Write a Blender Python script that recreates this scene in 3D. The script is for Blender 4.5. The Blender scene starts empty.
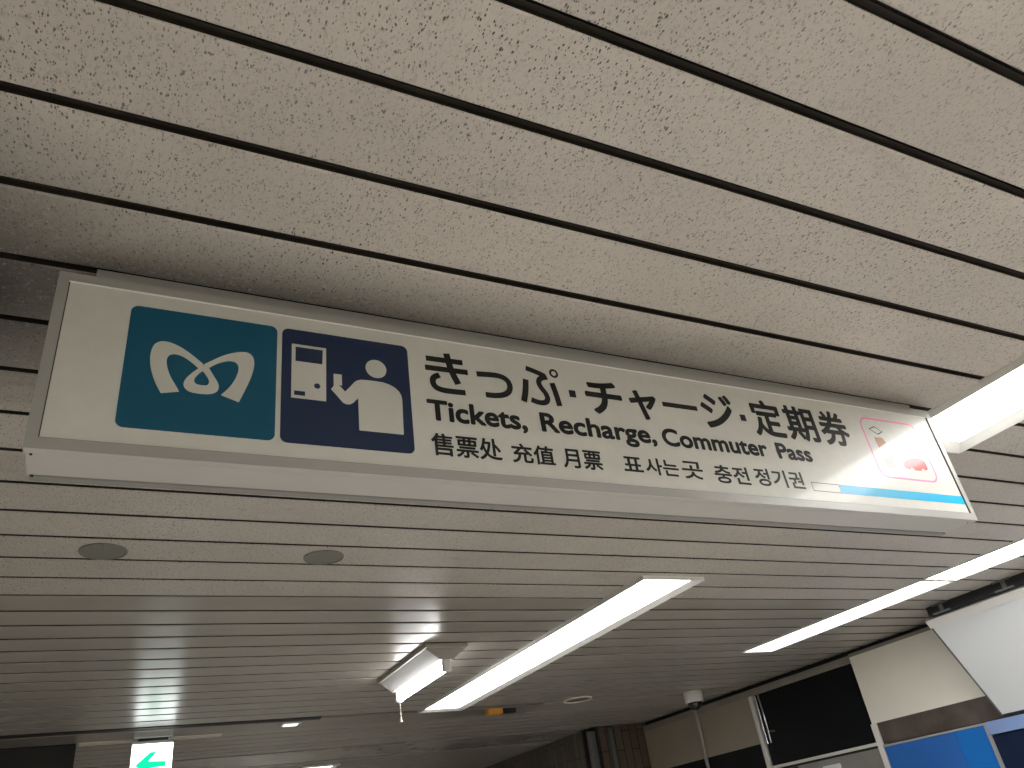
import bpy, bmesh, math, random
from mathutils import Vector, Matrix
random.seed(7)
C = bpy.context.scene.collection
EYE = 1.6                      # camera height; heights below are given relative to it
CEIL = 0.85                    # ceiling face above the camera
PI = math.pi

def Z(z): return z + EYE

# ------------------------------------------------------------------ materials
def newmat(name):
    m = bpy.data.materials.new(name); m.use_nodes = True
    nt = m.node_tree; nt.nodes.clear()
    out = nt.nodes.new('ShaderNodeOutputMaterial')
    b = nt.nodes.new('ShaderNodeBsdfPrincipled')
    nt.links.new(b.outputs[0], out.inputs[0])
    return m, nt, b

def nd(nt, typ, **kw):
    n = nt.nodes.new(typ)
    for k, v in kw.items():
        if k in n.inputs.keys(): n.inputs[k].default_value = v
        else: setattr(n, k, v)
    return n

def mat(name, col, rough=.5, metal=0., coat=0., coat_rough=.05, var=.06, scale=6., spec=.5, bump=0.):
    m, nt, b = newmat(name)
    b.inputs['Roughness'].default_value = rough
    b.inputs['Metallic'].default_value = metal
    b.inputs['Coat Weight'].default_value = coat
    b.inputs['Coat Roughness'].default_value = coat_rough
    b.inputs['Specular IOR Level'].default_value = spec
    tc = nd(nt, 'ShaderNodeTexCoord')
    n = nd(nt, 'ShaderNodeTexNoise', Scale=scale, Detail=4.)
    nt.links.new(tc.outputs['Object'], n.inputs['Vector'])
    r = nd(nt, 'ShaderNodeValToRGB')
    lo = [max(0, c * (1 - var)) for c in col[:3]]; hi = [min(1, c * (1 + var)) for c in col[:3]]
    r.color_ramp.elements[0].color = (*lo, 1); r.color_ramp.elements[1].color = (*hi, 1)
    r.color_ramp.elements[0].position = .3; r.color_ramp.elements[1].position = .7
    nt.links.new(n.outputs['Fac'], r.inputs['Fac'])
    nt.links.new(r.outputs['Color'], b.inputs['Base Color'])
    if bump:
        bp = nd(nt, 'ShaderNodeBump', Strength=bump, Distance=.01)
        nt.links.new(n.outputs['Fac'], bp.inputs['Height']); nt.links.new(bp.outputs[0], b.inputs['Normal'])
    return m

def emit(name, col, strength, rough=.4):
    m, nt, b = newmat(name)
    b.inputs['Base Color'].default_value = (*col, 1)
    b.inputs['Roughness'].default_value = rough
    b.inputs['Emission Color'].default_value = (*col, 1)
    b.inputs['Emission Strength'].default_value = strength
    return m

def ceiling_mat(name, col, rough, specks):
    m, nt, b = newmat(name)
    L = nt.links.new
    tc = nd(nt, 'ShaderNodeTexCoord')
    geo = tc.outputs['Object']
    # broad soft variation
    n1 = nd(nt, 'ShaderNodeTexNoise', Scale=1.6, Detail=5., Roughness=.6)
    L(geo, n1.inputs['Vector'])
    r1 = nd(nt, 'ShaderNodeValToRGB')
    r1.color_ramp.elements[0].position = .3; r1.color_ramp.elements[1].position = .72
    r1.color_ramp.elements[0].color = (*[c * .88 for c in col], 1); r1.color_ramp.elements[1].color = (*[c * 1.06 for c in col], 1)
    L(n1.outputs['Fac'], r1.inputs['Fac'])
    last = r1.outputs['Color']
    # each slat its own slight tone
    sep = nd(nt, 'ShaderNodeSeparateXYZ'); L(geo, sep.inputs[0])
    d = nd(nt, 'ShaderNodeMath', operation='MULTIPLY_ADD'); L(sep.outputs['Y'], d.inputs[0])
    d.inputs[1].default_value = 1 / PITCH; d.inputs[2].default_value = -Y0 / PITCH + 100
    fl = nd(nt, 'ShaderNodeMath', operation='FLOOR'); L(d.outputs[0], fl.inputs[0])
    wn = nd(nt, 'ShaderNodeTexWhiteNoise', noise_dimensions='1D'); L(fl.outputs[0], wn.inputs['W'])
    mr = nd(nt, 'ShaderNodeMapRange'); L(wn.outputs['Value'], mr.inputs['Value'])
    mr.inputs['To Min'].default_value = .93; mr.inputs['To Max'].default_value = 1.05
    mul = nd(nt, 'ShaderNodeMix', data_type='RGBA', blend_type='MULTIPLY'); mul.inputs[0].default_value = 1
    L(last, mul.inputs[6]); L(mr.outputs[0], mul.inputs[7]); last = mul.outputs[2]
    # soot smears
    mp = nd(nt, 'ShaderNodeMapping'); mp.inputs['Scale'].default_value = (1.2, 4., 1.)
    L(geo, mp.inputs['Vector'])
    n2 = nd(nt, 'ShaderNodeTexNoise', Scale=2.2, Detail=7., Roughness=.7); L(mp.outputs[0], n2.inputs['Vector'])
    r2 = nd(nt, 'ShaderNodeMapRange'); L(n2.outputs['Fac'], r2.inputs['Value'])
    r2.inputs['From Min'].default_value = .6; r2.inputs['From Max'].default_value = .85; r2.inputs['To Max'].default_value = .5
    dirt = nd(nt, 'ShaderNodeMix', data_type='RGBA', blend_type='MIX')
    L(r2.outputs[0], dirt.inputs[0]); L(last, dirt.inputs[6]); dirt.inputs[7].default_value = (.05, .045, .04, 1); last = dirt.outputs[2]
    if specks:
        # warp coordinates so the pits are irregular
        nw = nd(nt, 'ShaderNodeTexNoise', Scale=45., Detail=2.); L(geo, nw.inputs['Vector'])
        wv = nd(nt, 'ShaderNodeVectorMath', operation='MULTIPLY_ADD'); L(nw.outputs['Color'], wv.inputs[0])
        wv.inputs[1].default_value = (.005, .005, 0); L(geo, wv.inputs[2])
        acc = None
        for sc, th in ((105., .17), (165., .24), (260., .3)):
            mps = nd(nt, 'ShaderNodeMapping'); mps.inputs['Scale'].default_value = (1.5, .75, 1.)
            L(wv.outputs[0], mps.inputs['Vector'])
            v = nd(nt, 'ShaderNodeTexVoronoi', Scale=sc); L(mps.outputs[0], v.inputs['Vector'])
            ss = nd(nt, 'ShaderNodeSeparateColor'); L(v.outputs['Color'], ss.inputs[0])
            tm = nd(nt, 'ShaderNodeMath', operation='MULTIPLY'); L(ss.outputs[0], tm.inputs[0]); L(ss.outputs[1], tm.inputs[1])
            tm2 = nd(nt, 'ShaderNodeMath', operation='MULTIPLY'); L(tm.outputs[0], tm2.inputs[0]); tm2.inputs[1].default_value = th * 2.0
            sub = nd(nt, 'ShaderNodeMath', operation='SUBTRACT'); L(tm2.outputs[0], sub.inputs[0]); L(v.outputs['Distance'], sub.inputs[1])
            k = nd(nt, 'ShaderNodeMapRange'); L(sub.outputs[0], k.inputs['Value'])
            k.inputs['From Min'].default_value = -.02; k.inputs['From Max'].default_value = .1
            if acc is None: acc = k.outputs[0]
            else:
                mx = nd(nt, 'ShaderNodeMath', operation='MAXIMUM'); L(acc, mx.inputs[0]); L(k.outputs[0], mx.inputs[1]); acc = mx.outputs[0]
        # dust density varies over the ceiling
        n3 = nd(nt, 'ShaderNodeTexNoise', Scale=3., Detail=3.); L(geo, n3.inputs['Vector'])
        r3 = nd(nt, 'ShaderNodeMapRange'); L(n3.outputs['Fac'], r3.inputs['Value'])
        r3.inputs['From Min'].default_value = .3; r3.inputs['From Max'].default_value = .7
        r3.inputs['To Min'].default_value = .45; r3.inputs['To Max'].default_value = 1.
        fm = nd(nt, 'ShaderNodeMath', operation='MULTIPLY'); L(acc, fm.inputs[0]); L(r3.outputs[0], fm.inputs[1])
        sp = nd(nt, 'ShaderNodeMix', data_type='RGBA', blend_type='MIX'); L(fm.outputs[0], sp.inputs[0]); L(last, sp.inputs[6])
        sp.inputs[7].default_value = (.06, .05, .04, 1); last = sp.outputs[2]
        ng = nd(nt, 'ShaderNodeTexNoise', Scale=190., Detail=3., Roughness=.7); L(mps.outputs[0], ng.inputs['Vector'])
        rg = nd(nt, 'ShaderNodeMapRange'); L(ng.outputs['Fac'], rg.inputs['Value'])
        rg.inputs['From Min'].default_value = .52; rg.inputs['From Max'].default_value = .72; rg.inputs['To Max'].default_value = .45
        gr = nd(nt, 'ShaderNodeMix', data_type='RGBA', blend_type='MIX'); L(rg.outputs[0], gr.inputs[0]); L(last, gr.inputs[6])
        gr.inputs[7].default_value = (.13, .11, .09, 1); last = gr.outputs[2]
        # soot patch plus painted-in shade around the dark end of the old panels
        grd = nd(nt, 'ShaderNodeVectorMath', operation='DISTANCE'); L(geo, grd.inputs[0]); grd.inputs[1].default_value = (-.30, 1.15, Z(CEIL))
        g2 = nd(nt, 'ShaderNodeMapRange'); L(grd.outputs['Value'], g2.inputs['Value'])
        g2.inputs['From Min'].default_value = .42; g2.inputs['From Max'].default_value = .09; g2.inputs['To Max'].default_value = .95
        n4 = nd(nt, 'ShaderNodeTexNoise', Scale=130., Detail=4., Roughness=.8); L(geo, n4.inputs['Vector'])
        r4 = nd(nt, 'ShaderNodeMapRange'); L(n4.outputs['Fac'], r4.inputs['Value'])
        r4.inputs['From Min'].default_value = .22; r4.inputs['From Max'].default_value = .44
        sm = nd(nt, 'ShaderNodeMath', operation='MULTIPLY'); # soot line plus painted-in shade along the top of the hanging sign
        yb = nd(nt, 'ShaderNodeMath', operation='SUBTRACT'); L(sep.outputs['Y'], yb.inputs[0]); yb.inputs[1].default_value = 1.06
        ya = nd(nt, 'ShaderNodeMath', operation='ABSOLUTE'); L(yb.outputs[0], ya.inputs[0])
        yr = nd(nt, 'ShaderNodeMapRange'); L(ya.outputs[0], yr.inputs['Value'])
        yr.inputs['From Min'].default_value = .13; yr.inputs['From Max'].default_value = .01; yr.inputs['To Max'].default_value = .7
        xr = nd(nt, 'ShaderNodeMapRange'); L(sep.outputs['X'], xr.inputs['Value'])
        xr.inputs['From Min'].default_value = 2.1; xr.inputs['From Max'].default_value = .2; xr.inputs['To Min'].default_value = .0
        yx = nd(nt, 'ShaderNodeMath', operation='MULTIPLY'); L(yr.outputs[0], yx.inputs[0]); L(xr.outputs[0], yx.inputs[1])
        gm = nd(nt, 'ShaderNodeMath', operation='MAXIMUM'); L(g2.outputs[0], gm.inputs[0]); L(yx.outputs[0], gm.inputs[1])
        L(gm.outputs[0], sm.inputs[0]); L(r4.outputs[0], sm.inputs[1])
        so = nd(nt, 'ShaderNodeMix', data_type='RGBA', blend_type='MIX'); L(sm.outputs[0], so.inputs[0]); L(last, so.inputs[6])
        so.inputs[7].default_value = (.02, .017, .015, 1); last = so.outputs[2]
        bp = nd(nt, 'ShaderNodeBump', Strength=.35, Distance=.002); bp.invert = True
        L(acc, bp.inputs['Height']); L(bp.outputs[0], b.inputs['Normal'])
    else:
        n5 = nd(nt, 'ShaderNodeTexNoise', Scale=9., Detail=2.); L(geo, n5.inputs['Vector'])
        bp = nd(nt, 'ShaderNodeBump', Strength=.05, Distance=.01); L(n5.outputs['Fac'], bp.inputs['Height']); L(bp.outputs[0], b.inputs['Normal'])
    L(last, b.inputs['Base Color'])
    b.inputs['Roughness'].default_value = rough
    b.inputs['Specular IOR Level'].default_value = .55
    return m

def tile_mat(name, c1, c2, mortar, axis):
    """tall narrow tiles: brick courses run up the wall; axis = horizontal axis of the wall"""
    m, nt, b = newmat(name); L = nt.links.new
    tc = nd(nt, 'ShaderNodeTexCoord'); sep = nd(nt, 'ShaderNodeSeparateXYZ'); L(tc.outputs['Object'], sep.inputs[0])
    cmb = nd(nt, 'ShaderNodeCombineXYZ'); L(sep.outputs['Z'], cmb.inputs[0]); L(sep.outputs[axis], cmb.inputs[1])
    br = nd(nt, 'ShaderNodeTexBrick'); L(cmb.outputs[0], br.inputs['Vector'])
    br.inputs['Scale'].default_value = 1.; br.inputs['Brick Width'].default_value = .3; br.inputs['Row Height'].default_value = .078
    br.inputs['Mortar Size'].default_value = .0045; br.inputs['Color1'].default_value = (*c1, 1); br.inputs['Color2'].default_value = (*c2, 1)
    br.inputs['Mortar'].default_value = (*mortar, 1); br.inputs['Bias'].default_value = 0
    n = nd(nt, 'ShaderNodeTexNoise', Scale=14., Detail=5.); L(tc.outputs['Object'], n.inputs['Vector'])
    mx = nd(nt, 'ShaderNodeMix', data_type='RGBA', blend_type='MULTIPLY'); mx.inputs[0].default_value = .5
    L(br.outputs['Color'], mx.inputs[6]); L(n.outputs['Color'], mx.inputs[7]); L(mx.outputs[2], b.inputs['Base Color'])
    bp = nd(nt, 'ShaderNodeBump', Strength=.6, Distance=.006); bp.invert = True
    L(br.outputs['Fac'], bp.inputs['Height']); L(bp.outputs[0], b.inputs['Normal'])
    b.inputs['Roughness'].default_value = .35
    return m

def floor_mat():
    m, nt, b = newmat('floor_tiles'); L = nt.links.new
    tc = nd(nt, 'ShaderNodeTexCoord')
    br = nd(nt, 'ShaderNodeTexBrick'); L(tc.outputs['Object'], br.inputs['Vector'])
    br.offset = 0.; br.inputs['Scale'].default_value = 1.; br.inputs['Brick Width'].default_value = .4; br.inputs['Row Height'].default_value = .4
    br.inputs['Mortar Size'].default_value = .004
    br.inputs['Color1'].default_value = (.77, .75, .71, 1); br.inputs['Color2'].default_value = (.72, .70, .66, 1); br.inputs['Mortar'].default_value = (.3, .28, .26, 1)
    n = nd(nt, 'ShaderNodeTexNoise', Scale=60., Detail=3.); L(tc.outputs['Object'], n.inputs['Vector'])
    mx = nd(nt, 'ShaderNodeMix', data_type='RGBA', blend_type='MULTIPLY'); mx.inputs[0].default_value = .2
    L(br.outputs['Color'], mx.inputs[6]); L(n.outputs['Color'], mx.inputs[7]); L(mx.outputs[2], b.inputs['Base Color'])
    b.inputs['Roughness'].default_value = .4
    return m

# ------------------------------------------------------------------ mesh helpers
def bm_box(bm, x0, x1, y0, y1, z0, z1, bev=0.):
    t = bmesh.new()
    v = [t.verts.new((x, y, z)) for z in (z0, z1) for y in (y0, y1) for x in (x0, x1)]
    for f in ((0, 2, 3, 1), (4, 5, 7, 6), (0, 1, 5, 4), (2, 6, 7, 3), (0, 4, 6, 2), (1, 3, 7, 5)):
        t.faces.new([v[i] for i in f])
    if bev: bmesh.ops.bevel(t, geom=t.edges[:], offset=bev, segments=2, affect='EDGES', profile=.5)
    me = bpy.data.meshes.new('tmp'); t.to_mesh(me); t.free(); bm.from_mesh(me); bpy.data.meshes.remove(me)

def bm_prism(bm, prof, axis, a, b):
    """extrude a 2D profile along an axis: axis 'x': prof=(y,z); 'y': prof=(x,z); 'z': prof=(x,y)"""
    def P(p, t):
        return {'x': (t, p[0], p[1]), 'y': (p[0], t, p[1]), 'z': (p[0], p[1], t)}[axis]
    A = [bm.verts.new(P(p, a)) for p in prof]; B = [bm.verts.new(P(p, b)) for p in prof]
    n = len(prof)
    for i in range(n):
        bm.faces.new((A[i], A[(i + 1) % n], B[(i + 1) % n], B[i]))
    bm.faces.new(A); bm.faces.new(B[::-1])

def bm_lathe(bm, prof, cx, cy, seg=40):
    """prof = list of (radius, z), axis vertical"""
    rings = []
    for r, z in prof:
        if r < 1e-6: rings.append([bm.verts.new((cx, cy, z))])
        else: rings.append([bm.verts.new((cx + r * math.cos(2 * PI * k / seg), cy + r * math.sin(2 * PI * k / seg), z)) for k in range(seg)])
    for a, b in zip(rings, rings[1:]):
        for k in range(seg):
            if len(a) == 1 and len(b) == 1: continue
            q = (k + 1) % seg
            if len(a) == 1: bm.faces.new((a[0], b[q], b[k]))
            elif len(b) == 1: bm.faces.new((a[k], a[q], b[0]))
            else: bm.faces.new((a[k], a[q], b[q], b[k]))

def bm_tube(bm, pts, r, seg=14, cap=True):
    pts = [Vector(p) for p in pts]; rings = []
    for i, p in enumerate(pts):
        d = (pts[min(i + 1, len(pts) - 1)] - pts[max(i - 1, 0)]).normalized()
        u = d.orthogonal().normalized() if i == 0 else (u - d * u.dot(d)).normalized()
        w = d.cross(u)
        rr = r[i] if isinstance(r, (list, tuple)) else r
        rings.append([bm.verts.new(p + rr * (math.cos(2 * PI * k / seg) * u + math.sin(2 * PI * k / seg) * w)) for k in range(seg)])
    for a, b in zip(rings, rings[1:]):
        for k in range(seg): bm.faces.new((a[k], a[(k + 1) % seg], b[(k + 1) % seg], b[k]))
    if cap: bm.faces.new(rings[0][::-1]); bm.faces.new(rings[-1])

def obj(name, bm, m, parent=None, smooth=False, origin=None):
    """link a bmesh (world coordinates) as one mesh object; origin moves its pivot"""
    bmesh.ops.recalc_face_normals(bm, faces=bm.faces[:])
    me = bpy.data.meshes.new(name)
    off = Vector(origin) if origin is not None else (Vector(base_of(parent)) if parent is not None else Vector((0, 0, 0)))
    bmesh.ops.translate(bm, verts=bm.verts[:], vec=-off)
    bm.to_mesh(me); bm.free()
    if smooth:
        for p in me.polygons: p.use_smooth = True
    for mm in (m if isinstance(m, (list, tuple)) else [m]): me.materials.append(mm)
    o = bpy.data.objects.new(name, me); C.objects.link(o)
    if parent is not None:
        o.parent = parent; o.location = off - Vector(base_of(parent))
    else: o.location = off
    if smooth:
        try: me.set_sharp_from_angle(angle=math.radians(40))
        except Exception: pass
    return o

def base_of(o):
    v = Vector((0, 0, 0))
    while o is not None: v += o.location; o = o.parent
    return v

def thing(name, label, cat, loc, group=None):
    o = bpy.data.objects.new(name, None); C.objects.link(o); o.location = loc
    o.empty_display_size = .05
    o['label'] = label; o['category'] = cat
    if group: o['group'] = group
    return o

def tag(o, label, cat, group=None):
    o['label'] = label; o['category'] = cat
    if group: o['group'] = group
    return o

def struct(name, bm, m, label=None, **k):
    o = obj(name, bm, m, **k); o['kind'] = 'structure'
    if label: o['label'] = label
    return o

def box_obj(name, b, m, parent=None, bev=0., **k):
    bm = bmesh.new(); bm_box(bm, *b, bev); return obj(name, bm, m, parent, **k)

# ------------------------------------------------------------------ camera and world
sc = bpy.context.scene
R = Vector((0.89162342, -0.43281869, -0.13294981)); U = Vector((-0.12422778, -0.51621263, 0.84740308)); F = Vector((0.43540226, 0.73904838, 0.51403538))
cam = bpy.data.cameras.new('camera'); cam.sensor_width = 36; cam.lens = 780.86 / 1024 * 36; cam.clip_start = .02
co = bpy.data.objects.new('camera', cam); C.objects.link(co)
co.matrix_world = Matrix(((R.x, U.x, -F.x, 0), (R.y, U.y, -F.y, 0), (R.z, U.z, -F.z, EYE), (0, 0, 0, 1)))
sc.camera = co
w = bpy.data.worlds.new('world'); sc.world = w; w.use_nodes = True
w.node_tree.nodes['Background'].inputs[0].default_value = (.9, .95, 1, 1); w.node_tree.nodes['Background'].inputs[1].default_value = .02
sc.view_settings.view_transform = 'Standard'; sc.view_settings.look = 'None'; sc.view_settings.gamma = 1
sc.view_settings.use_curve_mapping = False
sc.view_settings.exposure = 0.75
try:
    sc.cycles.max_bounces = 8; sc.cycles.diffuse_bounces = 5; sc.cycles.glossy_bounces = 4
    sc.cycles.use_denoising = True; sc.cycles.sample_clamp_indirect = 6.
except Exception: pass

# ------------------------------------------------------------------ ceiling
PITCH = 0.15821; Y0 = 0.7604
GAP = .0165
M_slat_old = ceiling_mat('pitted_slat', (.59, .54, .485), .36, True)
M_slat_new = ceiling_mat('smooth_slat', (.38, .35, .31), .3, False)
M_gap = mat('slat_joint', (.026, .021, .017), .6, var=.3, scale=9, spec=.12)
M_void = mat('ceiling_void', (.03, .03, .03), .8)

XL, XR = -4.2, 4.40
def slat(bm, y0, y1, x0, x1, idx):
    zf = Z(CEIL); e = .0028; d = .014
    n0 = len(bm.faces)
    prof = [(y0, zf + d), (y0, zf + e), (y0 + e * .3, zf + e * .3), (y0 + e, zf), (y1 - e, zf), (y1 - e * .3, zf + e * .3), (y1, zf + e), (y1, zf + d)]
    A = [bm.verts.new((x0, *p)) for p in prof]; B = [bm.verts.new((x1, *p)) for p in prof]
    for i in range(len(prof) - 1):
        f = bm.faces.new((A[i], A[i + 1], B[i + 1], B[i])); f.material_index = 2 if i in (0, len(prof) - 2) else idx
SLOT0, SLOT1 = 4.90, 5.21           # steel strip across the ceiling
bm = bmesh.new()
k = -36
while True:
    GAP = .0165 if k + 1 <= 12 else .0215              # the newer slats are set a little wider apart
    a = Y0 + k * PITCH + (.0165 if k <= 12 else .0215) / 2; b = Y0 + (k + 1) * PITCH - GAP / 2
    if a > 9.5: break
    spans = [(a, b)]
    if a < SLOT1 and b > SLOT0:
        spans = [s for s in ((a, min(b, SLOT0)), (max(a, SLOT1), b)) if s[1] - s[0] > .02]
    if a < 6.75 and b > 6.15:
        spans = [s for s in ((a, min(b, 6.15)), (max(a, 6.75), b)) if s[1] - s[0] > .02]
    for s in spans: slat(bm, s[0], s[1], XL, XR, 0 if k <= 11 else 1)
    # joint strip between two slats, with its shallow raised web
    g0, g1 = b - .001, b + GAP + .001
    z = Z(CEIL) + .012
    V = [bm.verts.new((x, y, zz)) for x in (XL, XR) for (y, zz) in ((g0, z), (g0 + GAP * .38, z), (g0 + GAP * .42, z - .005), (g0 + GAP * .64, z - .005), (g0 + GAP * .68, z), (g1, z))]
    for i in range(5):
        f = bm.faces.new((V[i], V[i + 1], V[i + 7], V[i + 6])); f.material_index = 2
    k += 1
# carrier slab above
n = len(bm.faces); bm_box(bm, XL, XR, -5.2, 9.5, Z(CEIL) + .02, Z(CEIL) + .1); bm.faces.ensure_lookup_table()
for f in bm.faces[n:]: f.material_index = 3
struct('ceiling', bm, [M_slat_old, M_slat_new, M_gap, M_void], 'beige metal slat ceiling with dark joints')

# ------------------------------------------------------------------ room shell
M_floor = floor_mat()
M_wall = mat('painted_wall', (.72, .69, .62), .6, var=.04)
M_wall_l = mat('olive_wall', (.42, .42, .22), .5, var=.06)
M_tile = tile_mat('brown_tall_tile', (.165, .125, .092), (.115, .088, .066), (.02, .017, .015), 'X')
M_tile_y = tile_mat('brown_tall_tile_side', (.15, .12, .09), (.10, .08, .062), (.02, .017, .015), 'Y')
bm = bmesh.new(); bm_box(bm, XL, 4.6, -5.2, 9.5, -.1, 0); struct('floor', bm, M_floor)
bm = bmesh.new(); bm_box(bm, XL - .15, XL, -5.2, 9.5, 0, Z(CEIL) + .1); struct('wall_left', bm, M_wall_l)
bm = bmesh.new(); bm_box(bm, XL, 4.6, -4.35, -4.2, 0, Z(CEIL) + .1); struct('wall_back', bm, M_wall)
bm = bmesh.new(); bm_box(bm, XL, 4.6, 9.5, 9.65, 0, Z(CEIL) + .1); struct('wall_passage_end', bm, M_wall)
# brown tiled pier at the far end of the right wall; its side runs on as the passage wall
pier = struct('wall_far', (lambda b: (bm_box(b, 4.035, 4.44, 6.1, 6.3, 0, Z(CEIL) - .003), b)[1])(bmesh.new()), M_tile, 'brown tall-tiled pier closing the far end of the right wall')
box_obj('tile_strip', (3.915, 3.998, 6.11, 6.3, 0, Z(CEIL) - .004), M_tile, pier)
M_dark = mat('dark_gap', (.012, .012, .012), .6)
M_steel = mat('brushed_steel', (.18, .19, .19), .4, metal=.6, var=.08, scale=20)
box_obj('shutter_slot', (3.88, 3.93, 6.15, 6.28, 0, Z(CEIL) - .006), M_dark, pier)
box_obj('edge_strip', (3.998, 4.035, 6.092, 6.3, 0, Z(CEIL) - .02), M_steel, pier)
bm = bmesh.new(); bm_box(bm, 3.86, 4.1, 6.3, 9.5, 0, Z(CEIL) - .003); struct('wall_passage_right', bm, M_tile_y)
bm = bmesh.new(); bm_box(bm, 3.822, 3.88, 6.12, 6.17, 0, Z(CEIL) - .03, .004); struct('trim_1', bm, M_steel, 'grey steel corner guard beside the tiled pier')

# steel strip set across the ceiling in place of slats
M_strip = mat('grey_brown_steel', (.29, .26, .23), .28, metal=.3, var=.15, scale=4)
M_plate = mat('grey_plate', (.40, .375, .35), .25, metal=.35, var=.18, scale=2.5)
M_cream = mat('cream_plastic', (.8, .75, .66), .45)
bm = bmesh.new()
zf = Z(CEIL)
bm_box(bm, XL, 1.25, 4.962, 5.20, zf - .003, zf + .012, .002); bm_box(bm, 1.25, 2.75, 4.918, 5.20, zf - .003, zf + .012, .002)
strip = struct('trim_2', bm, M_strip, 'grey steel strip crossing the ceiling')
bm = bmesh.new(); bm_box(bm, XL, 1.25, 4.902, 4.9615, zf + .001, zf + .013); obj('dark_slot', bm, M_dark, strip)
bm = bmesh.new(); bm_box(bm, -.01, .74, 5.215, 5.30, zf - .006, zf + .004, .002)
cover = obj('cover_plate', bm, M_cream, strip)
# continuation of the strip to the right wall is plain slat
bm = bmesh.new(); bm_box(bm, 2.75, XR, 4.91, 5.20, zf, zf + .012, .002); struct('trim_3', bm, M_slat_new)
bm = bmesh.new(); bm_box(bm, XL, 3.86, 6.17, 6.74, zf - .002, zf + .012, .002); struct('trim_4', bm, M_plate, 'glossy grey plate crossing the ceiling before the passage')

# ------------------------------------------------------------------ right wall
W = 4.36
M_cornice = mat('cornice_paint', (.27, .245, .215), .5, var=.12)
M_beige = mat('beige_panel', (.35, .305, .245), .5, var=.07, scale=2)
M_creamp = mat('cream_panel', (.86, .82, .73), .42, var=.04, scale=2)
M_white_al = mat('white_aluminium', (.74, .72, .68), .35, var=.04)
M_glass_d = mat('dark_window_glass', (.005, .006, .008), .35, var=.2, spec=.25)
M_band = mat('black_band', (.010, .010, .012), .5, var=.2, spec=.2)
M_btile = mat('brown_band_tile', (.10, .08, .068), .25, var=.3, scale=7)
M_grey_pane = mat('grey_lower_panel', (.27, .26, .24), .3, var=.15, scale=5)
bm = bmesh.new(); bm_box(bm, W + .04, W + .24, -5.2, 6.3, 0, Z(CEIL) + .1)
wall = struct('wall_right', bm, M_dark)
def wp(name, y0, y1, z0, z1, m, x=W, t=.05, bev=.0015, parent=None):
    return box_obj(name, (x, x + t, y0, y1, Z(z0), Z(z1)), m, parent if parent is not None else wall, bev)
wp('cornice', 3.70, 6.09, .772, .818, M_cornice, W - .004)
wp('cornice', -5.1, 3.70, .806, .826, M_cornice, W - .004)
wp('beige_panel', 4.70, 6.09, .456, .772, M_beige)
wp('black_band', 4.70, 6.09, -.3, .456, M_band, W + .004)
wp('lower_wall_panel', 4.70, 6.09, -1.6, -.3, M_beige)
wp('mullion', 4.668, 4.70, -1.6, .772, M_white_al, W - .012, .06)
wp('cream_panel', -5.1, 3.70, .404, .806, M_creamp, W - .002)
wp('brown_tile_band', -5.1, 3.665, .284, .404, M_btile)
wp('mullion', 3.665, 3.705, -1.6, .404, M_white_al, W - .012, .06)
wp('lower_wall_panel', -5.1, 1.0, -1.6, .284, M_beige)
# dark upper window between the mullions
win = bpy.data.objects.new('window_1', None); C.objects.link(win); win.location = (W, 4.19, Z(.29)); win['kind'] = 'structure'
win['label'] = 'dark glazed upper window between white mullions on the right wall'
wp('glass_pane', 3.72, 4.655, .302, .772, M_glass_d, W + .006, .02, .0005, win)
wp('sill_rail', 3.705, 4.668, .284, .302, M_white_al, W - .008, .04, .002, win)
wp('lower_pane', 3.705, 4.668, -1.6, .270, M_grey_pane, W + .004, .03, .0005, win)
wp('dark_joint', 3.705, 4.668, .270, .284, M_dark, W + .006, .03, .0005, win)
M_greyl = mat('grey_latch', (.12, .12, .12), .5)
M_chrome = mat('chrome', (.55, .57, .6), .16, metal=1., var=.05)
bm = bmesh.new()
for y_off, bow in ((4.632, .0), (4.598, .012)):
    bm_tube(bm, [(W - .006 - bow * math.sin(PI * t / 12), y_off - bow * 1.5 * math.sin(PI * t / 12), Z(.765 - .32 * t / 12)) for t in range(13)], .008, 10)
obj('chrome_rail', bm, M_chrome, win, smooth=True)
bm = bmesh.new(); bm_tube(bm, [(W - .008, 4.59, Z(.52)), (W - .014, 4.565, Z(.516)), (W - .008, 4.53, Z(.512))], .006, 10)
obj('latch', bm, M_greyl, win, smooth=True)
# notices behind the lower pane
M_paper = mat('white_paper', (.75, .77, .8), .5, var=.02)
M_darkp = mat('dark_notice', (.03, .018, .015), .4, var=.4, scale=30)
tag(box_obj('paper_notice', (W - .001, W + .005, 4.05, 4.20, Z(.08), Z(.235)), M_paper), 'white paper notice below the dark window on the grey pane', 'notice')
tag(box_obj('dark_sticker', (W - .001, W + .005, 4.42, 4.65, Z(.1), Z(.268)), M_darkp), 'dark sticker below the dark window beside the white paper', 'sticker')

# blue panel in its steel frame
M_blue = mat('blue_enamel', (.026, .135, .46), .3, var=.06, scale=3)
M_blue2 = mat('bright_blue_enamel', (.007, .155, .54), .3, var=.04, scale=3)
M_greyf = mat('grey_frame', (.42, .43, .44), .4, metal=.3, var=.06)
bp = thing('display_panel', 'blue panel in a grey steel frame under the brown tile band', 'panel', (W, 3.3, Z(-1.6)))
box_obj('pale_panel', (W - .012, W + .04, 3.16, 3.658, Z(-1.5), Z(.268)), M_blue, bp, .001)
box_obj('bright_panel', (W - .013, W + .04, 2.972, 3.158, Z(-1.5), Z(.268)), M_blue2, bp, .001)
bm = bmesh.new()
bm_box(bm, W - .018, W + .04, 2.94, 3.66, Z(.268), Z(.279), .001)
bm_box(bm, W - .022, W + .04, 2.942, 2.97, Z(-1.6), Z(.268), .001)
obj('frame', bm, M_greyf, bp)
M_lblue = mat('pale_blue_paint', (.22, .32, .58), .35, var=.05)
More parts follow.
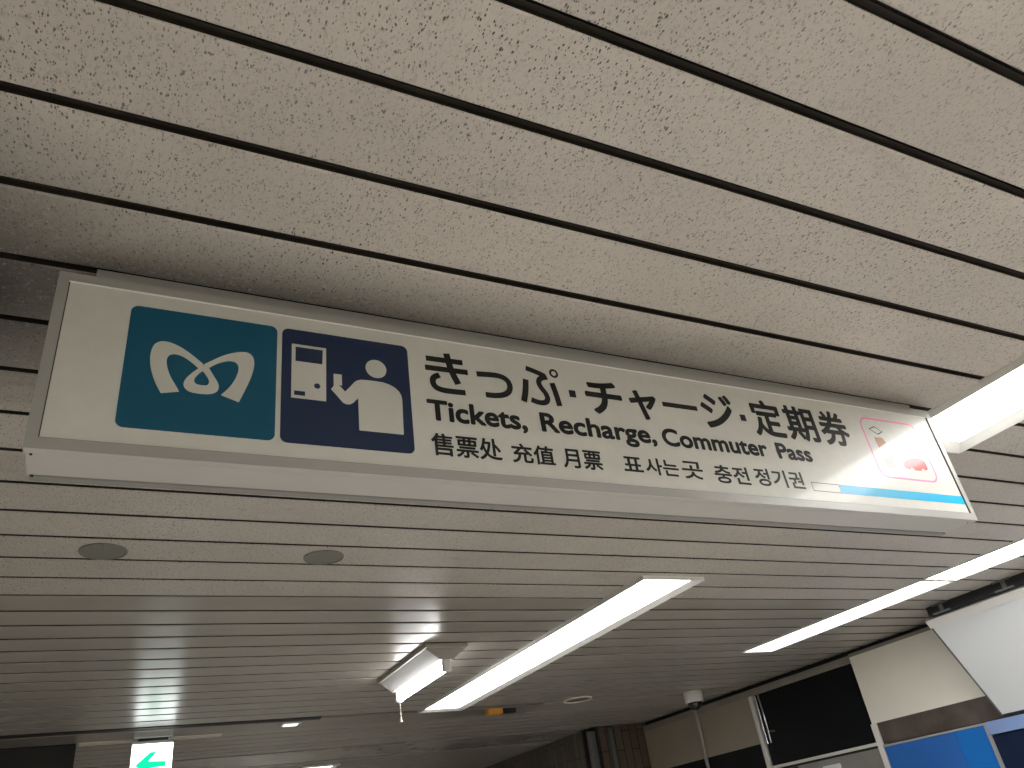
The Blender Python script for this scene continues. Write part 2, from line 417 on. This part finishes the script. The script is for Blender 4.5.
M_navyp = mat('navy_gloss', (.012, .02, .05), .12, var=.15)
kp = thing('navy_cabinet', 'navy cabinet with a pale blue header beside the blue panel', 'cabinet', (W, 2.0, Z(-1.6)))
box_obj('header', (W - .05, W - .0135, 1.1, 2.935, Z(.215), Z(.278)), M_lblue, kp, .002)
box_obj('body', (W - .036, W - .0135, 1.1, 2.935, Z(-1.6), Z(.213)), M_navyp, kp, .002)

# leaning white board above
M_board = mat('white_board', (.72, .74, .76), .4, var=.02, scale=1.5)
M_boardf = mat('board_frame', (.76, .74, .72), .4, var=.02)
tb = thing('tilted_board', 'large blank white board leaning out from the wall above the blue panel', 'board', (4.33, 2.0, Z(.29)))
p0 = Vector((4.017, Z(.79))); p1 = Vector((4.318, Z(.292))); dv = (p1 - p0); Ln = dv.length; dv.normalize(); nv = Vector((-dv.y, dv.x))
if nv.x < 0: nv = -nv
def board_prof(s0, s1, d0, d1):
    return [tuple(p0 + dv * s0 + nv * d0), tuple(p0 + dv * s1 + nv * d0), tuple(p0 + dv * s1 + nv * d1), tuple(p0 + dv * s0 + nv * d1)]
bm = bmesh.new(); bm_prism(bm, board_prof(.045, Ln - .004, .003, .022), 'y', .9, 2.825); obj('panel', bm, M_board, tb)
bm = bmesh.new(); bm_prism(bm, board_prof(0, .044, -.004, .03), 'y', .89, 2.835); obj('top_rail', bm, M_boardf, tb)
bm = bmesh.new(); bm_prism(bm, board_prof(.02, Ln, .001, .02), 'y', 2.826, 2.834); obj('side_rail', bm, M_steel, tb)
bm = bmesh.new(); bm_box(bm, 4.0005, 4.33, .95, 2.79, zf - .05, zf + .001, .002); obj('shade_box', bm, M_dark, tb)  # dark box added to deepen the shade above the board
for yy in (2.70, 2.33, 1.6):
    bm = bmesh.new(); bm_box(bm, 3.982, 4.0, yy - .05, yy + .05, zf - .05, zf - .042, .001); bm_box(bm, 3.9975, 4.0, yy - .012, yy + .012, zf - .044, zf + .001); bm_box(bm, 3.98, 4.0, yy - .05, yy + .05, zf - .006, zf + .001, .001)
    obj('bracket', bm, M_steel, tb)

# conduit behind the camera
M_pipe = mat('grey_conduit', (.32, .31, .295), .4, var=.06)
bm = bmesh.new(); bm_tube(bm, [(W - .016, 5.325, Z(.83)), (W - .016, 5.33, Z(.3)), (W - .016, 5.33, Z(-1.6))], .014, 14)
pipe = tag(obj('wall_conduit', bm, M_pipe, smooth=True, origin=(W - .016, 5.33, 0)), 'thin grey conduit running down the beige wall panel behind the dome camera', 'pipe')

# ------------------------------------------------------------------ ceiling lights
EM = 9.0
M_diff = emit('lamp_diffuser', (1., .994, .978), 6.5)
M_diff_near = emit('bright_lamp_diffuser', (1., .994, .978), 11.)
M_diff_dim = emit('dim_lamp_diffuser', (1., .994, .978), 2.8)
M_diff_fill = emit('fill_lamp_diffuser', (1., .994, .978), 21.)  # strong emission for the added, unseen fill lights
M_diff_sign = emit('sign_side_lamp_diffuser', (1., .994, .978), 11.)
M_lframe = mat('lamp_frame', (.78, .77, .74), .4, var=.03)
M_rim = mat('lamp_inner', (.74, .74, .72), .4)
def ceiling_light(label, x0, x1, y0, y1, fw=.036, group='recessed ceiling lights', drop=.014, em=None):
    t = thing('ceiling_light', label, 'light', ((x0 + x1) / 2, (y0 + y1) / 2, zf), group)
    bm = bmesh.new()
    ring = lambda q, z: [bm.verts.new((x, y, z)) for x, y in ((x0 + q, y0 + q), (x1 - q, y0 + q), (x1 - q, y1 - q), (x0 + q, y1 - q))]
    rings = [ring(0, zf + .003), ring(0, zf - drop), ring(.004, zf - drop - .0005), ring(fw, zf - .0012), ring(fw, zf + .003)]
    for ra, rb in zip(rings, rings[1:]):
        for q in range(4): bm.faces.new((ra[q], ra[(q + 1) % 4], rb[(q + 1) % 4], rb[q]))
    obj('frame', bm, M_lframe, t)
    bm = bmesh.new(); bm_box(bm, x0 + fw - .002, x1 - fw + .002, y0 + fw - .002, y1 - fw + .002, zf - .0022, zf + .002)
    obj('diffuser', bm, em or M_diff, t)
    return t
ceiling_light('recessed strip light beside the right end of the ticket sign', 1.885, 2.20, -1.27, 1.235, .042, drop=.018, em=M_diff_sign)
ceiling_light('long recessed strip light in mid ceiling, running back from below the sign', 1.84, 2.14, 2.375, 4.885, .04)
ceiling_light('added fill strip light continuing the row beside the sign, out of view', 1.885, 2.20, -3.9, -1.4, .04, em=M_diff_fill)  # unseen lamp added to brighten the near ceiling
ceiling_light('farther slim strip light of the row near the right wall', 3.417, 3.655, 2.352, 3.64, .008, 'slim strip lights', .006, em=M_diff_dim)
ceiling_light('nearer slim strip light of the row near the right wall', 3.417, 3.655, -.2, 2.335, .008, 'slim strip lights', .006, em=M_diff_near)
ceiling_light('passage ceiling light glimpsed at the bottom edge of the picture', 1.62, 1.93, 7.0, 9.3, .03, em=M_diff_dim)
ceiling_light('added fill strip light above the open floor before the sign, out of view', 1.0, 1.315, -3.4, -.9, .04, em=M_diff_fill)  # unseen lamp added for more floor bounce near the viewpoint

# ------------------------------------------------------------------ hanging tube lamp with angled reflector
M_wht = mat('white_enamel', (.66, .66, .66), .35, var=.03)
M_greyp = mat('grey_endcap', (.42, .39, .35), .45, var=.08)
M_tube = emit('lit_tube', (1., .99, .97), 11.)
tl = thing('tube_lamp', 'surface tube lamp with white angled reflector and pull cord under the slats', 'lamp', (1.40, 3.64, zf))
X0, X1, YA, YB = 1.297, 1.503, 3.295, 3.985
xm = (X0 + X1) / 2
bm = bmesh.new(); bm_box(bm, X0, X1, YA, YB, zf - .018, zf + .001, .003); obj('base_plate', bm, M_greyp, tl)
bm = bmesh.new(); bm_prism(bm, [(X0 + .008, zf - .017), (X1 - .008, zf - .017), (xm + .03, zf - .065), (xm - .03, zf - .065)], 'y', YA + .022, YB - .022)
obj('reflector', bm, M_wht, tl)
for ya, yb in ((YA + .01, YA + .0215), (YB - .0215, YB - .01)):
    bm = bmesh.new(); bm_prism(bm, [(X0 + .006, zf - .0175), (X1 - .006, zf - .0175), (xm + .031, zf - .067), (xm - .031, zf - .067)], 'y', ya, yb); obj('end_cap', bm, M_greyp, tl)
for ya in (YA + .012, YB - .037):
    bm = bmesh.new(); bm_box(bm, xm - .019, xm + .019, ya, ya + .025, zf - .118, zf - .064, .006); obj('lamp_socket', bm, M_wht, tl)
bm = bmesh.new(); bm_tube(bm, [(xm, YA + .036, zf - .098), (xm, YB - .036, zf - .098)], .0165, 24); obj('lit_tube', bm, M_tube, tl, smooth=True)
bm = bmesh.new(); bm_tube(bm, [(xm, YB - .03, zf - .117), (xm + .002, YB - .03, zf - .185)], .0016, 8)
cord = obj('pull_cord', bm, M_cream, tl, smooth=True)
bm = bmesh.new(); bm_lathe(bm, [(0, zf - .183), (.003, zf - .186), (.0045, zf - .2), (.0075, zf - .206), (.007, zf - .209), (0, zf - .21)], xm + .002, YB - .03, 16); obj('cord_knob', bm, M_cream, cord, smooth=True)

# ------------------------------------------------------------------ round ceiling fittings
M_spk = mat('speaker_grille', (.20, .195, .175), .55, var=.05)
def speaker(label, x, y, r=.060):
    t = thing('ceiling_speaker', label, 'speaker', (x, y, zf), 'round ceiling speakers')
    bm = bmesh.new(); bm_lathe(bm, [(r, zf + .004), (r, zf - .003), (r - .001, zf - .004), (r - .003, zf - .004), (r - .0035, zf - .001)], x, y, 56); obj('rim', bm, M_spk, t, smooth=True)
    bm = bmesh.new(); bm_lathe(bm, [(r - .0035, zf - .001), (r * .5, zf - .0015), (0, zf - .0015)], x, y, 56); obj('grille', bm, M_spk, t, smooth=True)
    bm = bmesh.new(); bm_lathe(bm, [(0, zf - .004), (.0022, zf - .0035), (.003, zf - .002), (.003, zf - .001)], x - .002, y - .045, 12); obj('screw', bm, M_steel, t, smooth=True)
speaker('round grey speaker in the ceiling, lower left under the operator emblem', -.010, 2.273)
speaker('round grey speaker in the ceiling, below the navy pictogram', .588, 2.271)
dl = thing('recessed_downlight', 'small unlit round downlight with a pale rim near the dome camera', 'downlight', (2.965, 4.82, zf))
bm = bmesh.new(); bm_lathe(bm, [(.10, zf + .002), (.10, zf - .006), (.092, zf - .009), (.082, zf - .006), (.08, zf + .002)], 2.965, 4.82, 48); obj('rim', bm, M_cream, dl, smooth=True)
bm = bmesh.new(); bm_lathe(bm, [(.081, zf - .003), (.06, zf - .0015), (0, zf - .001)], 2.965, 4.82, 48); obj('well', bm, mat('downlight_well', (.10, .09, .08), .4), dl, smooth=True)

# dome camera
M_camw = mat('camera_white', (.78, .76, .72), .4, var=.02)
M_dome = mat('smoked_dome', (.012, .012, .014), .08, coat=.4)
cx_, cy_ = 3.93, 4.80
dc = thing('dome_camera', 'white dome security camera under the ceiling near the right wall', 'camera', (cx_, cy_, zf))
bm = bmesh.new(); bm_lathe(bm, [(0, zf + .001), (.065, zf + .001), (.068, zf - .004), (.068, zf - .064), (.064, zf - .072), (.052, zf - .074), (0, zf - .074)], cx_, cy_, 48); obj('housing', bm, M_camw, dc, smooth=True)
bm = bmesh.new(); bm_lathe(bm, [(.051, zf - .0735)] + [(.051 * math.cos(a * PI / 20), zf - .0745 - .05 * math.sin(a * PI / 20)) for a in range(0, 10)] + [(0, zf - .1245)], cx_, cy_, 40); obj('smoked_dome', bm, M_dome, dc, smooth=True)

# orange and black marker on the strip
M_or = mat('orange_tape', (.75, .33, .04), .45, var=.08)
M_blk = mat('black_tape', (.012, .012, .013), .35)
om = thing('hazard_marker', 'small orange and black marker block on the ceiling strip beside the long light', 'marker', (2.45, 4.98, zf))
box_obj('orange_half', (2.355, 2.462, 4.952, 5.0, zf - .035, zf + .001), M_or, om, .003)
box_obj('black_half', (2.4625, 2.56, 4.953, 4.999, zf - .034, zf + .001), M_blk, om, .003)
# small lit indicator on the strip
il = thing('indicator_lamp', 'small white indicator lamp on the ceiling strip right of the exit sign', 'lamp', (1.09, 5.0, zf))
box_obj('case', (1.035, 1.145, 4.97, 5.05, zf - .012, zf), M_wht, il, .004)
box_obj('lens', (1.05, 1.13, 4.98, 5.04, zf - .0165, zf - .0122), emit('indicator_lens', (1, .97, .9), .8), il, .002)

# ------------------------------------------------------------------ flat graphics on sign faces (plane facing the camera side)
def smooth_pts(pts, it=2, closed=True):
    for _ in range(it):
        out = []
        n = len(pts)
        for i in range(n if closed else n - 1):
            a, b = pts[i], pts[(i + 1) % n]
            out += [(a[0] * .75 + b[0] * .25, a[1] * .75 + b[1] * .25), (a[0] * .25 + b[0] * .75, a[1] * .25 + b[1] * .75)]
        if not closed: out = [pts[0]] + out + [pts[-1]]
        pts = out
    return pts
def rrect(x0, x1, z0, z1, r, seg=7):
    P = []
    for cx, cz, a0 in ((x1 - r, z1 - r, 0), (x0 + r, z1 - r, 90), (x0 + r, z0 + r, 180), (x1 - r, z0 + r, 270)):
        for i in range(seg + 1):
            a = math.radians(a0 + 90 * i / seg); P.append((cx + r * math.cos(a), cz + r * math.sin(a)))
    return P
def circ(cx, cz, r, n=28, rz=None): return [(cx + r * math.cos(2 * PI * i / n), cz + (rz or r) * math.sin(2 * PI * i / n)) for i in range(n)]
def flat(loops):
    """filled 2D outline with holes -> bmesh in x,z"""
    cu = bpy.data.curves.new('tmp', 'CURVE'); cu.dimensions = '2D'; cu.fill_mode = 'BOTH'
    for lp in loops:
        s = cu.splines.new('POLY'); s.points.add(len(lp) - 1); s.use_cyclic_u = True
        for p, q in zip(s.points, lp): p.co = (q[0], q[1], 0, 1)
    return curve_bm(cu)
def curve_bm(cu):
    o = bpy.data.objects.new('tmp', cu); C.objects.link(o)
    dg = bpy.context.evaluated_depsgraph_get(); dg.update()
    me = bpy.data.meshes.new_from_object(o.evaluated_get(dg), depsgraph=dg)
    bm = bmesh.new(); bm.from_mesh(me)
    C.objects.unlink(o); bpy.data.objects.remove(o); bpy.data.curves.remove(cu); bpy.data.meshes.remove(me)
    return bm
def to_face(bm, y):
    k = y / 1.05 if 1.04 < y < 1.06 else 1.            # printed film lies a little behind the frame front
    for v in bm.verts: v.co = Vector((v.co.x * k, y, (v.co.y - EYE) * k + EYE))
    return bm
def merge(dst, src):
    me = bpy.data.meshes.new('tmp'); src.to_mesh(me); src.free(); dst.from_mesh(me); bpy.data.meshes.remove(me)
def glyphs(dst, body, x0, x1, z0, z1, bold, y):
    """set a run of lettering to an exact box on the sign, thickened by bold metres"""
    cu = bpy.data.curves.new('tmp', 'FONT'); cu.body = body; cu.size = 1.; cu.resolution_u = 5
    b = curve_bm(cu)
    xs = [v.co.x for v in b.verts]; ys = [v.co.y for v in b.verts]
    ax, bx, ay, by = min(xs), max(xs), min(ys), max(ys)
    r = bold
    sx = (x1 - x0 - 2 * r) / (bx - ax); sy = (z1 - z0 - 2 * r) / max(1e-6, by - ay)
    base = [(x0 + r + (v.co.x - ax) * sx, z0 + r + (v.co.y - ay) * sy) for v in b.verts]
    b.verts.ensure_lookup_table(); b.verts.index_update()
    faces = [[v.index for v in f.verts] for f in b.faces]; b.free()
    n = 10 if r > 0 else 0
    offs = [(0, 0)] + [(r * math.cos(2 * PI * i / n), r * math.sin(2 * PI * i / n)) for i in range(n)]
    for i, (dx, dz) in enumerate(offs):
        vs = [dst.verts.new(((p[0] + dx) * y / 1.05, y - i * 4e-6, (p[1] + dz - EYE) * y / 1.05 + EYE)) for p in base]
        for f in faces: dst.faces.new([vs[k] for k in f])

# ------------------------------------------------------------------ the ticket sign
SX0, SX1, SZ0, SZ1, YF, YB2 = -.1135, 1.8205, .528, .820, 1.05, 1.150
M_alu = mat('sign_aluminium', (.31, .305, .285), .42, metal=.1, var=.04, scale=3, coat=.15, coat_rough=.3)
M_face = mat('sign_face', (.53, .525, .48), .4, var=.025, scale=40, coat=.2, coat_rough=.08, spec=.35); M_face.node_tree.nodes['Principled BSDF'].inputs['Coat IOR'].default_value = 1.45
M_cov = mat('sign_cover', (.56, .54, .51), .4, var=.03)
M_end = mat('sign_end', (.5, .48, .45), .45)
def pm(n, c):
    m = mat(n, c, .4, var=.03, coat=.2, coat_rough=.08, spec=.22)
    m.node_tree.nodes['Principled BSDF'].inputs['Coat IOR'].default_value = 1.45
    return m
P_teal = pm('print_teal', (.003, .075, .135)); P_navy = pm('print_navy', (.010, .022, .060)); P_black = pm('print_black', (.008, .008, .009))
P_white = pm('print_white', (.52, .515, .465)); P_pink = pm('print_pink', (.78, .22, .42)); P_cyan = pm('print_cyan', (.0, .36, .62))
P_brown = pm('print_brown', (.36, .17, .09)); P_taupe = pm('print_taupe', (.34, .27, .25)); P_red = pm('print_red', (.70, .05, .05)); P_grey = pm('print_grey', (.16, .15, .14))
sg = thing('guide_sign', 'long white ticket sign in an aluminium box frame under the slat ceiling', 'sign', ((SX0 + SX1) / 2, 1.1, zf))
FW = .0146
bm = bmesh.new()                                           # mitred front frame
def mitre(bm, a, b, c, d, y0, y1):
    bm_prism(bm, [a, b, c, d], 'y', y0, y1)
o_ = [(SX0, Z(SZ0)), (SX1, Z(SZ0)), (SX1, Z(SZ1)), (SX0, Z(SZ1))]
i_ = [(SX0 + FW, Z(SZ0) + .0165), (SX1 - FW, Z(SZ0) + .0165), (SX1 - FW, Z(SZ1) - FW), (SX0 + FW, Z(SZ1) - FW)]
for k in range(4):
    q = (k + 1) % 4; mitre(bm, o_[k], o_[q], i_[q], i_[k], YF, YF + .0125)
bmesh.ops.remove_doubles(bm, verts=bm.verts[:], dist=1e-6)
fr = obj('front_frame', bm, M_alu, sg)
bm = bmesh.new(); bm_box(bm, SX0 + .0008, SX1 - .0008, YF + .0006, YF + .0122, Z(SZ0) - .0008, Z(SZ0) - .0001, .0003); obj('lit_lip', bm, M_cov, sg)  # paler skin: floor light on the frame underside put into its colour
bm = bmesh.new(); bm_box(bm, SX0 + FW - .004, SX1 - FW + .004, YF + .003, YF + .009, Z(SZ0) + .0125, Z(SZ1) - FW + .004); obj('face_panel', bm, M_face, sg)
bm = bmesh.new()
gx0, gx1, gz0, gz1 = SX0 + FW, SX1 - FW, Z(SZ0) + .0165, Z(SZ1) - FW
for b in ((gx0, gx0 + .0013, gz0, gz1), (gx1 - .0013, gx1, gz0, gz1), (gx0, gx1, gz0, gz0 + .0013)):
    bm_box(bm, b[0], b[1], YF + .0018, YF + .0032, b[2], b[3])
obj('seam', bm, M_dark, sg)
bm = bmesh.new(); bm_box(bm, gx0, gx1, YF + .0012, YF + .0032, gz1 - .0016, gz1); obj('glint_strip', bm, M_boardf, sg)  # glint along the top inner edge, painted as a pale strip
bm = bmesh.new()                                           # box body behind the frame
bm_box(bm, SX0 + .004, SX1 - .004, YF + .013, YB2 - .001, Z(SZ0) + .006, Z(SZ1) - .001, .001)
obj('housing', bm, M_end, sg)
bm = bmesh.new(); bm_box(bm, SX0 + .002, SX1 - .006, YF + .0165, YB2 - .018, Z(SZ0) + .0005, Z(SZ0) + .0058, .001); obj('bottom_cover', bm, M_cov, sg)
bm = bmesh.new(); bm_box(bm, SX0 + .005, SX1 - .005, YB2 - .0135, YB2, Z(SZ0) - .0005, Z(SZ0) + .0058, .001); obj('rear_rail', bm, M_alu, sg)
for xx in (SX0 + .009, SX1 - .014):
    for yy in (YF + .019, YB2 - .0155):
        bm = bmesh.new()
        bm_lathe(bm, [(0, Z(SZ0) - .0012), (.0018, Z(SZ0) - .001), (.0022, Z(SZ0) + .006)], xx, yy, 10)
        obj('screw', bm, M_dark if xx < 0 else M_steel, sg, smooth=True)
bm = bmesh.new(); bm_box(bm, SX0 + .046, SX1 - .03, YF + .02, YB2 - .01, Z(SZ1) - .0015, zf + .0005, .001); obj('mounting_plate', bm, M_alu, sg)
YP = YF + .0026                                            # printed film on the face
def pr(name, bm, m, parent, y=YP): return obj(name, to_face(bm, y), m, parent)
# operator emblem
em = pr('operator_emblem', flat([[(x, z + EYE) for x, z in rrect(-.013, .2005, .5695, .778, .011)]]), P_teal, sg)
def up(pts): return [(x, z + EYE) for x, z in pts]
A = [(0.04, 0.63), (0.03, 0.648), (0.023, 0.669), (0.02, 0.688), (0.021, 0.704), (0.025, 0.715), (0.034, 0.7205), (0.045, 0.72), (0.06, 0.714), (0.075, 0.704), (0.087, 0.694), (0.094, 0.688)]
A2 = [(0.087, 0.68), (0.077, 0.689), (0.067, 0.696), (0.058, 0.6995), (0.05, 0.6995), (0.044, 0.695), (0.0425, 0.686), (0.045, 0.673), (0.051, 0.658), (0.059, 0.645), (0.064, 0.636)]
B = [(0.147, 0.629), (0.154, 0.648), (0.162, 0.671), (0.1665, 0.692), (0.167, 0.705), (0.164, 0.715), (0.157, 0.7205), (0.147, 0.72), (0.132, 0.715), (0.118, 0.707), (0.104, 0.696), (0.094, 0.688)]
B2 = [(0.102, 0.683), (0.111, 0.691), (0.123, 0.698), (0.133, 0.7005), (0.14, 0.699), (0.144, 0.693), (0.144, 0.683), (0.14, 0.668), (0.132, 0.652), (0.121, 0.638)]
Lo = [(0.094, 0.688), (0.087, 0.68), (0.079, 0.671), (0.071, 0.660), (0.068, 0.65), (0.071, 0.642), (0.079, 0.637), (0.092, 0.636), (0.106, 0.637), (0.115, 0.642), (0.118, 0.65), (0.116, 0.659), (0.110, 0.669), (0.104, 0.679), (0.102, 0.683)]
L2 = [(0.0935, 0.677), (0.088, 0.670), (0.083, 0.662), (0.0825, 0.656), (0.086, 0.652), (0.094, 0.651), (0.101, 0.652), (0.1035, 0.656), (0.103, 0.662), (0.098, 0.670)]
bm = bmesh.new()
for lp in ([smooth_pts(A, 2, False) + smooth_pts(A2, 2, False)], [smooth_pts(B, 2, False) + smooth_pts(B2, 2, False)], [smooth_pts(Lo, 1), smooth_pts(L2, 2)]):
    merge(bm, flat([up(l) for l in lp]))
pr('loop_mark', bm, P_white, em, YP - .0003)
# ticket machine pictogram
pg = pr('ticket_machine_pictogram', flat([up(rrect(.208, .4205, .5685, .778, .011))]), P_navy, sg)
bm = bmesh.new()
merge(bm, flat([up([(.2235, .7495), (.279, .7495), (.278, .648), (.2235, .648)]), up([(.2295, .7445), (.2735, .7445), (.2725, .717), (.2295, .717)]), up(circ(.264, .6745, .005, 20)), up([(.228, .6615), (.245, .6615), (.245, .6535), (.228, .6535)])]))
pr('machine_figure', bm, P_white, pg, YP - .0003)
bm = bmesh.new()
merge(bm, flat([up(circ(.3625, .7225, .0180, 36))]))
body = [(0.2905, 0.702), (0.304, 0.702), (0.304, 0.681), (0.299, 0.6815), (0.309, 0.6705), (0.325, 0.691), (0.329, 0.6945), (0.335, 0.697), (0.345, 0.698), (0.361, 0.698), (0.374, 0.6975), (0.384, 0.695), (0.393, 0.6905), (0.400, 0.684), (0.404, 0.676), (0.405, 0.667), (0.4035, 0.602), (0.33, 0.602), (0.33, 0.661), (0.321, 0.6505), (0.317, 0.648), (0.313, 0.647), (0.309, 0.6475), (0.305, 0.6495), (0.286, 0.672), (0.2905, 0.679)]
merge(bm, flat([up(body)]))
pr('person_figure', bm, P_white, pg, YP - .0003)
# lettering
Yt = YP - .0001
STK = [0]
def stroke(dst, pts, wd, smooth=0):
    STK[0] += 1; ys = Yt - STK[0] * 8e-6; wd *= 1.13
    pts = smooth_pts(pts, smooth, False) if smooth else pts
    pts = [Vector((x, z + EYE)) for x, z in pts]; Lp, Rp = [], []
    for i, p in enumerate(pts):
        d = (pts[min(i + 1, len(pts) - 1)] - pts[max(i - 1, 0)]).normalized(); n = Vector((-d.y, d.x)) * wd / 2
        Lp.append(p + n); Rp.append(p - n)
    k = Yt / 1.05
    q = lambda p: dst.verts.new((p.x * k, ys, (p.y - EYE) * k + EYE))
    A_ = [q(p) for p in Lp]; B_ = [q(p) for p in Rp]
    for i in range(len(pts) - 1): dst.faces.new((A_[i], A_[i + 1], B_[i + 1], B_[i]))
bm = bmesh.new()
for pts, wd, sm in (([(.454, .760), (.524, .761)], .0098, 0), ([(.451, .7405), (.532, .7415)], .0098, 0), ([(.494, .776), (.497, .755), (.502, .735), (.511, .714)], .0112, 1),
                    ([(.477, .728), (.466, .723), (.4625, .714), (.465, .704), (.474, .6985), (.490, .697), (.523, .698)], .0098, 2),
                    ([(.549, .7415), (.574, .744), (.595, .7445), (.609, .739), (.6145, .727), (.611, .713), (.599, .704), (.580, .700), (.562, .700)], .0100, 2),
                    ([(.649, .745), (.6455, .721), (.638, .696)], .0105, 1), ([(.653, .7705), (.670, .7665), (.692, .7585)], .0098, 1),
                    ([(.696, .757), (.680, .752), (.675, .742), (.679, .731), (.688, .719), (.690, .706), (.681, .698), (.667, .698), (.654, .702)], .0098, 2),
                    ([(.705, .745), (.7095, .722), (.7125, .696)], .0105, 1),
                    ([(.7125 + .0075 * math.cos(2 * PI * a / 24), .7675 + .0075 * math.sin(2 * PI * a / 24)) for a in range(25)], .0042, 0)):
    stroke(bm, pts, wd, sm)
for ch, x0, x1, z0, z1, bo in (('チ', .775, .860, .690, .766, .0029), ('ャ', .876, .944, .690, .757, .0027), ('ジ', 1.058, 1.146, .691, .777, .0029),
                               ('定', 1.194, 1.284, .687, .779, .0025), ('期', 1.292, 1.385, .687, .776, .0025), ('券', 1.396, 1.487, .686, .777, .0025)):
    glyphs(bm, ch, x0, x1, Z(z0), Z(z1), bo, Yt)
for x0, x1, z0, z1 in ((.739, .7535, .7195, .735), (1.1605, 1.176, .7185, .734), (.958, 1.047, .7275, .7385)):
    merge(bm, to_face(flat([up([(x0, z0), (x1, z0), (x1, z1), (x0, z1)])]), Yt))
obj('japanese_lettering', bm, P_black, sg)
for lang, s, x0, x1, z0, z1 in (('english_lettering', 'Tickets,', .448, .637, .629, .6765), ('english_lettering', 'Recharge,', .665, .920, .625, .6775), ('english_lettering', 'Commuter', .935, 1.208, .636, .6765), ('english_lettering', 'Pass', 1.235, 1.335, .6355, .6745)):
    bm = bmesh.new(); glyphs(bm, s, x0, x1, Z(z0), Z(z1), .0019, Yt); obj(lang, bm, P_black, sg)
for lang, s, x0, x1, z0, z1 in (('chinese_lettering', '售票处', .450, .578, .570, .612), ('chinese_lettering', '充值', .597, .682, .570, .608), ('chinese_lettering', '月票', .698, .781, .569, .608)):
    bm = bmesh.new(); glyphs(bm, s, x0, x1, Z(z0), Z(z1), .0010, Yt); obj(lang, bm, P_black, sg)
for lang, s, x0, x1, z0, z1 in (('korean_lettering', '표', .827, .871, .573, .604), ('korean_lettering', '사는', .877, .955, .570, .606), ('korean_lettering', '곳', .963, 1.014, .569, .607), ('korean_lettering', '충전', 1.042, 1.132, .566, .606), ('korean_lettering', '정기권', 1.148, 1.283, .568, .608)):
    bm = bmesh.new(); glyphs(bm, s, x0, x1, Z(z0), Z(z1), .0010, Yt); obj(lang, bm, P_black, sg)
# line stripe
st = pr('line_stripe', flat([up([(1.385, .5665), (1.8045, .5665), (1.8045, .5875), (1.385, .5875)])]), P_cyan, sg)
pr('stripe_outline', flat([up([(1.303, .5665), (1.386, .5665), (1.386, .5875), (1.303, .5875)]), up([(1.305, .5685), (1.3859, .5685), (1.3859, .5855), (1.305, .5855)])]), P_grey, st)
# card pictogram
cp = pr('card_pictogram', flat([up(rrect(1.539, 1.741, .617, .776, .026)), up(rrect(1.5435, 1.7365, .6215, .7715, .022))]), P_pink, sg)
card = [(1.562, .744), (1.585, .754), (1.609, .741), (1.588, .731)]
ccx = sum(p[0] for p in card) / 4; ccz = sum(p[1] for p in card) / 4
pr('card_figure', flat([up(card), up([(ccx + (x - ccx) * .84, ccz + (z - ccz) * .78) for x, z in card])]), P_black, cp)
pr('hand_figure', flat([up([(1.570, .722), (1.592, .7245), (1.600, .722), (1.604, .711), (1.572, .695)])]), P_brown, cp)
pr('reader_figure', flat([up([(1.573, .665), (1.605, .677), (1.603, .645), (1.573, .643)])]), P_taupe, cp)
bus = pr('bus_figure', flat([up(smooth_pts([(1.632, .655), (1.648, .670), (1.684, .679), (1.712, .677), (1.719, .668), (1.718, .645), (1.640, .645)], 2))]), P_red, cp)
for x in (1.660, 1.699): pr('bus_wheel', flat([up(circ(x, .644, .0075, 20))]), P_white, bus, YP - .0002)

# ------------------------------------------------------------------ green exit sign
M_exf = emit('exit_face', (.93, 1., .99), 3.2)
M_exg = emit('exit_arrow', (.0, .72, .33), .75)
M_exb = mat('exit_case', (.45, .48, .47), .3, metal=.5, var=.05)
ex = thing('exit_sign', 'lit white exit sign with a green left arrow hanging from the ceiling strip', 'sign', (.352, 5.02, zf))
EX0, EX1, EZ0, EZ1 = .247, .457, .575, .803
box_obj('mount', (EX0 + .005, EX1 - .004, 4.99, 5.05, zf - .034, zf), M_exb, ex, .004)
box_obj('stem', (EX0 + .03, EX1 - .03, 5.0, 5.04, zf - .048, zf - .034), M_dark, ex)
box_obj('case', (EX0, EX1, 5.001, 5.05, Z(EZ0), Z(EZ1)), M_exb, ex, .003)
box_obj('lit_face', (EX0 + .003, EX1 - .003, 4.9975, 5.002, Z(EZ0) + .004, Z(EZ1) - .017), M_exf, ex)
arrow = [(.272, .682), (.343, .745), (.377, .744), (.338, .7), (.425, .695), (.425, .669), (.338, .664), (.377, .62), (.343, .619)]
pr('green_arrow', flat([up(arrow)]), M_exg, ex, 4.9968)

# dark unlit panel hanging at the far left
dp = thing('hanging_panel', 'dark unlit panel hanging below the ceiling to the left of the exit sign', 'panel', (-1.1, 5.245, zf))
box_obj('panel', (-2.2, -.02, 5.222, 5.27, Z(.45), zf - .012), M_dark, dp, .003)
box_obj('top_rail', (-2.2, -.022, 5.225, 5.267, zf - .0115, zf + .001), M_dark, dp)
